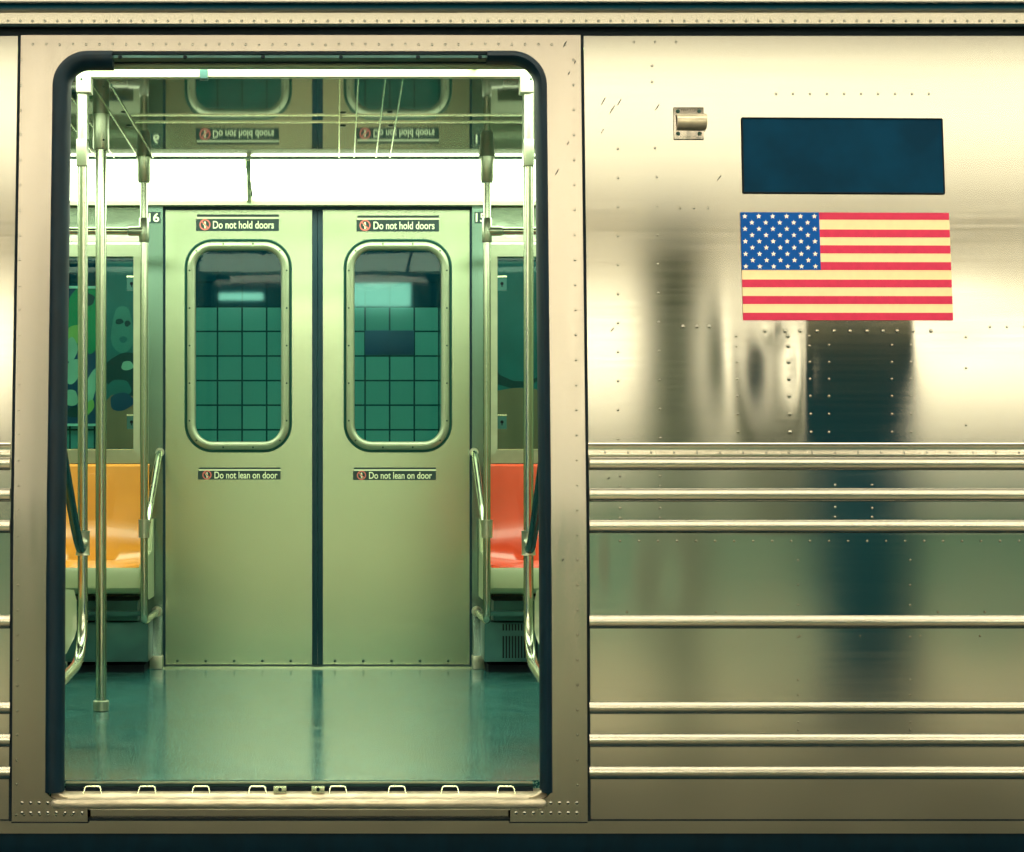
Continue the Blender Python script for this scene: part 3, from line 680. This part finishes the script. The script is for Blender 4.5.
def windscreen(px, side, far, label):
    """stanchion beside a door with its clamp, its foot bent to the wall and a curved grab rail"""
    Y = 2.30 if far else .67
    wy = FY-.03 if far else NY+.03; s = sc(Y); x = xpole(px, Y)
    d = 1 if far else -1
    t = thing('door_side_pole', (x, wy, .24), label, 'pole', 'poles beside the doorways')
    zf = .235; r = .0150
    if far: path = smooth_path([(x, Y, ZC), (x, Y, zf+.02), (x, Y+.05*0+.02, zf), (x-.0, wy, zf-.0)], .12, 8)
    else: path = smooth_path([(x, Y, ZC), (x, Y, .26), (x, wy, .235)], .17, 10)
    bm = bmesh.new(); tube(bm, path, r, 20); obj('pole_tube', bm, chrome, t)
    if far:
        zz = EYE+(CY-183)/s
        bm = bmesh.new(); tube(bm, [(x, Y, zz), (x, Y, zz+.006), (x, Y, ZC)], .025, 20, radii=[.020, .024, .031]); obj('ceiling_sleeve', bm, bright_tube, t)
        zo = .594
        bm = bmesh.new(); tube(bm, smooth_path([(x, Y+.0, zo-.02), (x-side*.0, Y+.04, zo-.03), (x-side*.008, Y+.12, zo+.06), (x-side*.012, wy-.05, .885), (x-side*.012, wy, .895)], .06, 6), .0135, 16); obj('grab_rail', bm, chrome, t)
        bm = bmesh.new(); tube(bm, [(x, Y, zo-.035), (x, Y, zo+.035)], .0215, 20); obj('clamp', bm, bright_tube, t)
        bm = bmesh.new(); tube(bm, [(x-side*.012, wy-.012, .895), (x-side*.012, wy, .895)], .018, 16); obj('wall_flange', bm, bright_tube, t)
        bm = bmesh.new(); tube(bm, [(x, wy-.012, zf), (x, wy, zf)], .022, 16); obj('wall_flange', bm, bright_tube, t)
    else:
        zz = EYE+(CY-167)/s; zy = EYE+(CY-140)/s
        bm = bbox(x-.017, x+.015, Y-.022, Y+.022, zz, zy, .003); obj('clamp', bm, bright_tube, t)
        bm = bmesh.new(); tube(bm, [(x, Y, zy), (x, Y, ZC)], .0185, 20); obj('upper_sleeve', bm, bright_tube, t)
        zo = EYE+(CY-543)/s
        bm = bmesh.new(); tube(bm, smooth_path([(x, Y-.01, zo-.012), (x, Y-.05, zo-.02), (x+side*.0, Y-.16, zo+.05), (x+side*.004, wy+.04, .93), (x+side*.004, wy, .95)], .08, 8), .0140, 16); obj('grab_rail', bm, seal_tube, t)
        bm = bmesh.new(); tube(bm, [(x, Y, zo-.036), (x, Y, zo-.03), (x, Y, zo+.03), (x, Y, zo+.036)], .021, 20, radii=[.022, .0205, .0205, .022]); dome(bm, Vector((x+side*-.0, Y-.018, zo)), .018, .016, n=14); obj('clamp', bm, bright_tube, t)
    return t
seal_tube = mat('dark_coated_tube', (.01, .07, .085), .6, .25, (6, 6, 6), .02)
windscreen(144, -1, True, 'steel pole and curved grab rail beside the yellow seat at the far doors')
windscreen(487, 1, True, 'steel pole and curved grab rail beside the red seat at the far doors')
windscreen(82.8, -1, False, 'near steel pole just inside the doorway in front of the yellow seat')
windscreen(528.5, 1, False, 'near steel pole just inside the doorway in front of the red seat')
# ceiling rail between the near poles
Yn = .66; sn = sc(Yn); xa, xb = xpole(77.5, Yn), xpole(533, Yn)
t = thing('ceiling_rail', ((xa+xb)/2, Yn, ZC), 'bright horizontal ceiling rail across the top of the open doorway', 'rail')
zr = EYE+(CY-74.5)/sn; xm = xpole(205, Yn)
for (a, b, dz, nm) in ((xa, xm-.004, .0, 'rail_bar'), (xm+.004, xb, .001, 'rail_bar')):
    obj(nm, bbox(a, b, Yn-.02, Yn+.008, zr-.012+dz, zr+.012+dz, .002), bright_rail if 'bright_rail' in globals() else mat('bright_rail', (.50, .54, .40), .3, .4, (10, 10, 10), .02), t)
bright_rail = MATS['bright_rail']
obj('joint_latch', bbox(xm-.014, xm+.010, Yn-.026, Yn+.005, zr-.018, zr+.010, .003), header_m, t)
for (a, b) in ((77, 92), (519.5, 533)):
    p = obj('corner_bracket', bbox(xpole(a, Yn), xpole(b, Yn), Yn-.026, Yn+.03, EYE+(CY-94)/sn, zr+.013, .005), bright_rail, t)
    bm = bmesh.new(); dome(bm, Vector((xpole((a+b)/2-2 if a < 300 else b-3, Yn), Yn-.026, EYE+(CY-81)/sn)), .004, .003, n=8); obj('bracket_screw', bm, screw_m, p)
# overhead rails along the windows
for (px, x1, lab) in ((144, XL+.1, 'horizontal overhead grab rail over the window behind the yellow seat'), (487, XR-.1, 'horizontal overhead grab rail over the window behind the red seat')):
    Y = 2.30; x = xpole(px, Y); z = EYE+(CY-231)/sc(Y); s = -1 if x1 < 0 else 1
    t = thing('overhead_rail', (x, Y, z), lab, 'handrail', 'overhead rails along the windows')
    bm = bmesh.new(); tube(bm, [(x, Y, z), (x1, Y, z)], .0145, 18); obj('rail_tube', bm, chrome, t)
    bm = bmesh.new(); tube(bm, [(x, Y, z-.045), (x, Y, z-.04), (x, Y, z+.045), (x, Y, z+.05)], .019, 18, radii=[.017, .0195, .0195, .017]); tube(bm, [(x, Y, z), (x+s*.055, Y, z), (x+s*.062, Y, z)], .019, 16, radii=[.019, .019, .015]); obj('tee_joint', bm, bright_tube, t)

# ================================================================== BENCHES
def bench(xe, dirx, near, m1, m2, lab):
    """bench of two moulded seats running from xe in direction dirx"""
    def fy(y): return y if not near else 3.0-y
    t = thing('subway_bench', (xe+dirx*.5, fy(2.6), 0), lab, 'bench')
    w_ = .46
    prof = []      # seat profile (y, z): from back top to front lip
    prof += [(2.815, .842), (2.800, .846), (2.785, .836), (2.775, .75), (2.765, .62), (2.745, .52), (2.715, .468), (2.66, .445), (2.56, .436), (2.48, .440), (2.42, .448), (2.395, .440)]
    und = [(y+.012, z-.018) for y, z in prof[::-1]]
    for i, m in enumerate((m1, m2)):
        a = xe+dirx*(w_*i+.002); b = xe+dirx*(w_*(i+1)-.002)
        bm = bmesh.new(); nx = 12; rows = []
        for k in range(nx+1):
            u = k/nx; x = a+(b-a)*u; sag = .018*math.sin(math.pi*u)**.8
            rows.append([bm.verts.new((x, fy(y+(sag if z > .47 else 0)*min(1, (z-.47)*6) if z > .47 else y), z-(sag if z < .47 else 0))) for y, z in prof]+[bm.verts.new((x, fy(y), z-.014)) for y, z in und])
        n = len(rows[0])
        for A, B in zip(rows, rows[1:]):
            for k in range(n): bm.faces.new((A[k], A[(k+1) % n], B[(k+1) % n], B[k]))
        bm.faces.new(rows[0]); bm.faces.new(rows[-1][::-1])
        obj('seat_shell', bm, m, t)
    L = xe+dirx*2*w_
    bm = bmesh.new(); prism(bm, [(2.388, .428), (2.394, .438), (2.41, .430), (2.43, .34), (2.425, .335), (2.40, .342), (2.385, .36)], min(xe, L), max(xe, L), lambda u, v, a: (a, fy(u), v)); obj('front_rail', bm, cream_shell, t)
    bm = bmesh.new(); e0 = xe+dirx*.0; prism(bm, [(2.395, .435), (2.45, .47), (2.70, .49), (2.76, .62), (2.80, .62), (2.80, .30), (2.60, .30), (2.44, .33), (2.39, .35)], e0-dirx*.018, e0, lambda u, v, a: (a, fy(u), v)); obj('end_cap', bm, cream_shell, t)
    bm = bmesh.new(); box(bm, min(xe, L)+.02, max(xe, L)-.02, *sorted((fy(2.52), fy(2.78))), .22, .30); box(bm, min(xe, L), max(xe, L), *sorted((fy(2.46), fy(2.49))), .245, .262)
    obj('support_bar', bm, heater_m, t)
    return t
bx_l, bx_r = xpole(139.5, 2.4), xpole(491, 2.4)
bench(bx_l, -1, False, orange, red, 'yellow-orange fiberglass bench under the far window at the 16 plate')
bench(bx_r, 1, False, red, orange, 'orange-red fiberglass bench under the far window at the 15 plate')
bench(-.785, -1, True, orange, red, 'pale bench end peeking in beside the near pole before the yellow seat')
bench(.60, 1, True, red, orange, 'pale bench end peeking in beside the near pole before the red seat')
# heater boxes under the far benches
for (x0, x1, gr, lab) in ((XL+.1, xpole(148.5, 2.62), False, 'plain dark steel heater box on the floor beneath the yellow seat'), (xpole(484, 2.62), XR-.1, True, 'dark steel heater box with vertical grille beneath the red seat')):
    t = thing('heater_box', ((x0+x1)/2, 2.7, 0), lab, 'heater')
    Y = 2.60
    bm = bbox(x0, x1, Y, FY-.012, PZ(662, Y), PZ(622, Y), .004); obj('box_body', bm, heater_m, t)
    bm = bmesh.new(); box(bm, x0+.02, x1-.02, Y+.05, FY, 0, .03); obj('toe_base', bm, dark, t)
    if gr:
        for (ya, yb) in ((622.5, 630), (636, 658)):
            for k in range(28):
                pass
        bm = bmesh.new()
        for (ya, yb) in ((624, 630.5), (636, 658)):
            for k in range(16):
                px = 502.5+3.05*k; box(bm, PX(px, Y), PX(px+1.6, Y), Y-.0015, Y+.01, PZ(yb, Y), PZ(ya, Y))
        obj('grille_slots', bm, dark, t)
# kick blocks and gussets at the foot of the door posts
for (a, b, lab) in ((150, 163, 'pale steel foot block at the door post by the yellow seat'), (472, 484, 'pale steel foot block at the door post by the red seat')):
    t = thing('post_foot', (PX((a+b)/2), FY-.05, 0), lab, 'bracket')
    bm = bbox(PX(a, 2.79), PX(b, 2.79), 2.775, 2.82, 0, .055, .004); obj('foot_block', bm, bright_tube, t)
    bm = bmesh.new(); X0, X1 = PX(a, 2.79), PX(b, 2.79)
    prism(bm, [(2.81, .22), (2.82, .22), (2.82, .055), (2.775, .055)], X0+.006, X1-.006, lambda u, v, q: (q, u, v)); obj('gusset', bm, post_steel, t)

# ================================================================== OUTSIDE, BEYOND THE FAR DOORS
TY = 5.5
z_t = PZ(306.8, TY)
tile_x = PX(217.5, TY)
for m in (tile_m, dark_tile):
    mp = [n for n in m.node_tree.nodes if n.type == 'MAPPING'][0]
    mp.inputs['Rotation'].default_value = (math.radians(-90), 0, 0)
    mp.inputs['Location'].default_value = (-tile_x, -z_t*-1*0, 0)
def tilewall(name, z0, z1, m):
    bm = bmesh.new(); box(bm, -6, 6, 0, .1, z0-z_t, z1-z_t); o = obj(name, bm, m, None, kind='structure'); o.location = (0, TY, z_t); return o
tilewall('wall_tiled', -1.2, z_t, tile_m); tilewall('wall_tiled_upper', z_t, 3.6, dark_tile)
t = tag(obj('dark_tiles', bbox(PX(365, TY), PX(414, TY), TY-.006, TY-.001, PZ(355, TY), PZ(330.5, TY), .001), poster_mats[2], None), 'dark rectangular sign on the tiled wall seen through the door window', 'sign')
bm = bmesh.new(); box(bm, -6, 6, 3.25, TY, -.15, -.1); obj('floor_far_platform', bm, st_floor, None, kind='structure')
bm = bmesh.new(); box(bm, -6, 6, 3.5, TY, 3.0, 3.05); obj('ceiling_far_platform', bm, st_dark, None, kind='structure')
t = thing('platform_light', (0, 3.75, 2.75), 'long tube light over the far platform', 'ceiling light')
obj('tube', bbox(-3.5, 3.5, 3.7, 3.8, 2.80, 2.83, .005), mat('far_tube', (.8, .8, .7), 0, .5, emis=(.55, 1, .80), es=30), t)
obj('housing', bbox(-3.5, 3.5, 3.65, 3.85, 2.84, 2.99, .005), st_dark, t)
for (a, b, z, h, nm) in ((-.80, -.50, 2.00, .05, 'narrow light box hanging outside the far doors, mirrored in the tiles'), (.10, .50, 2.01, .16, 'tall light box hanging outside the far doors, mirrored in the tiles')):  # glow boxes added to put bright patches in the tile reflections
    t = thing('track_light', ((a+b)/2, 3.3, z), nm, 'light')
    obj('lit_face', bbox(a, b, 3.31, 3.33, z-h/2, z+h/2, .005), mat('light_box_face', (.8, .8, .7), 0, .5, emis=(.8, 1, .75), es=22), t)
    obj('casing', bbox(a-.02, b+.02, 3.24, 3.309, z-h/2-.02, z+h/2+.02, .005), st_dark, t)
    for x in (a+.04, b-.04): bm = bmesh.new(); tube(bm, [(x, 3.27, z+h/2), (x, 3.27, 3.6)], .008, 8); obj('hanger', bm, st_dark, t)
# poster on the tiled wall, and two panels painted with window reflections
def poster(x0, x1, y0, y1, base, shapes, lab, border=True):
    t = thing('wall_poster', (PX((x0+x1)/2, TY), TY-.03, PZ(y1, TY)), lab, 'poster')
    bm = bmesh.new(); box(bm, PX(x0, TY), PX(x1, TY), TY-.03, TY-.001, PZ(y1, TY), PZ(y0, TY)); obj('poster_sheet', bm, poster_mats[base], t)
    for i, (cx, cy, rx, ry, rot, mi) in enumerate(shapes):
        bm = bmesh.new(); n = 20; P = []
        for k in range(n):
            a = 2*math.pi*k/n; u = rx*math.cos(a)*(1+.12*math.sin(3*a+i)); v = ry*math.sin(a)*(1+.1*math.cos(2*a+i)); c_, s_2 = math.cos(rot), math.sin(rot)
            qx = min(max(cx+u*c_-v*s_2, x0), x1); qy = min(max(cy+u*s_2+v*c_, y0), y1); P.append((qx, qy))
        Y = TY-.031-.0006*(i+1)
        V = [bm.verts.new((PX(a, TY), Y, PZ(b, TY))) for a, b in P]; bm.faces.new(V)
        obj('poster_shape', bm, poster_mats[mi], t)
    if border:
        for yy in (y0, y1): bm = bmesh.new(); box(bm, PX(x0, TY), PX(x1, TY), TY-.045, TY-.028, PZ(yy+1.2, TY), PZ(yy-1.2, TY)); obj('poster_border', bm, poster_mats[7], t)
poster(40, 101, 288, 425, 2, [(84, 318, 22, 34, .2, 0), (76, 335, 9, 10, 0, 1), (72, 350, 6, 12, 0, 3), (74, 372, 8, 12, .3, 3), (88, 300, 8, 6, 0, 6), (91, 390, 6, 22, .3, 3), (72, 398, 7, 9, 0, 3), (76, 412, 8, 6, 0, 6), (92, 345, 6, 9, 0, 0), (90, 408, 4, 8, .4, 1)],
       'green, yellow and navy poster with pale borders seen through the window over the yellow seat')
poster(103, 163, 262, 448, 4, [(123, 330, 11, 26, 0, 8), (120, 322, 4, 3, 0, 6), (128, 324, 3, 3, 0, 6), (124, 340, 4, 3, 0, 4), (133, 430, 40, 38, 0, 5), (134, 375, 30, 22, .1, 6), (120, 388, 12, 9, 0, 4), (128, 366, 6, 5, 0, 3), (122, 402, 12, 9, 0, 2)],  # brown and dark reflections in the glass, painted as shapes on the wall
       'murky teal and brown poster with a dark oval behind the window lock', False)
poster(476, 560, 262, 452, 4, [(515, 310, 26, 34, 0, 4), (512, 430, 60, 44, 0, 5), (520, 352, 40, 36, .25, 6), (522, 345, 40, 34, .25, 4), (512, 408, 6, 12, 0, 5), (507, 432, 3, 14, 0, 5)],  # same for the other window: its reflections painted on a panel behind it
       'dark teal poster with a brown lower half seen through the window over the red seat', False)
# ================================================================== STATION ON THE CAMERA'S SIDE
bm = bmesh.new(); box(bm, -9, 9, -14, 6, -1.3, -1.2); obj('floor_track_bed', bm, st_bed, None, kind='structure')
bm = bmesh.new(); box(bm, -9, 9, -13, -3.9, -1.2, -.20); obj('floor_platform', bm, st_floor, None, kind='structure')
bm = bmesh.new(); box(bm, -9, 9, -13, -1.65, 3.15, 3.25); obj('ceiling_platform', bm, st_ceil, None, kind='structure')
bm = bmesh.new(); box(bm, -9, 9, -1.65, 3.3, 3.6, 3.7); obj('ceiling_tracks', bm, st_dark, None, kind='structure')
bm = bmesh.new(); box(bm, -9, 9, -13.1, -13, -1.2, 3.2); obj('wall_platform', bm, mat('station_wall', (.34, .62, .52), 0, .4, (3, 3, 3), .05, var=.3), None, kind='structure')
for i, (Y, wd) in enumerate(((-2.5, .26), (-3.1, .26), (-3.8, .26), (-7.0, 1.1), (-10.0, .5))):
    t = thing('platform_light', (0, Y, 2.9), ('row of tube lights hanging nearest to the train', 'second row of tube lights away from the train', 'third row of tube lights away from the train', 'widest row of tube lights over the platform', 'row of tube lights farthest from the train')[i], 'ceiling light', 'tube lights over the near platform')
    obj('tube', bbox(-6.5, 7.5, Y-wd/2, Y+wd/2, 2.93, 2.97, .01), tube_hot if Y == -7.0 else tube_m, t)
    obj('housing', bbox(-6.5, 7.5, Y-wd*.6, Y+wd*.6, 2.98, 3.14, .01), st_ceil, t)
t = thing('track_light', (0, -.55, 3.5), 'broad light panel under the ceiling above the tracks beside the train', 'ceiling light')  # added fill light that brightens the side reflected in the steel
obj('diffuser', bbox(-5.5, 7.5, -.90, -.20, 3.50, 3.53, .01), tube_m, t)
obj('housing', bbox(-5.5, 7.5, -.95, -.15, 3.54, 3.59, .01), st_ceil, t)
def column(px, wpx, dc, z0, ztop, m, name, lab, cat, grp=None, z1=None):
    k = (D0+dc)/F; x = (px-CX)*k; w_ = wpx*k
    t = thing(name, (x, -dc, z0), lab, cat, grp)
    if z1 is None: z1 = z0
    bm = bmesh.new()
    for s in (-1, 1): box(bm, x+s*w_/2-.01, x+s*w_/2+.01, -dc-.13, -dc+.13, z1, ztop)
    box(bm, x-w_/2, x+w_/2, -dc-.015, -dc+.015, z1, ztop); obj('shaft', bm, m, t)
    if z1 > z0: bm = bmesh.new(); tube(bm, [(x, -dc, z0), (x, -dc, z1+.05)], .03, 12); obj('post', bm, m, t)
    bm = bmesh.new(); box(bm, x-w_/2-.03, x+w_/2+.03, -dc-.17, -dc+.17, z0, z0+.03); obj('foot_plate', bm, m, t)
    return t
column(681, 54, 5.2, -.20, 3.15, st_mid, 'platform_column', 'dark steel column behind the photographer, reflected beside the small bracket', 'column', 'platform columns')
column(50, 46, 5.2, -.20, 3.15, st_mid, 'platform_column', 'dark steel column behind the photographer, reflected at the top corner of the door frame', 'column', 'platform columns')
column(863, 94, 5.2, -.20, 2.62, st_dark, 'platform_cabinet', 'wide dark cabinet on the near platform, reflected beneath the flag', 'cabinet')  # unseen block added to make the wide dark reflection
column(770, 42, 5.2, -.20, 2.5, st_grey, 'signal_box', 'narrow grey signal box on a post, reflected beneath the stars of the flag', 'signal', z1=1.08)  # unseen box made up for the narrow grey reflection
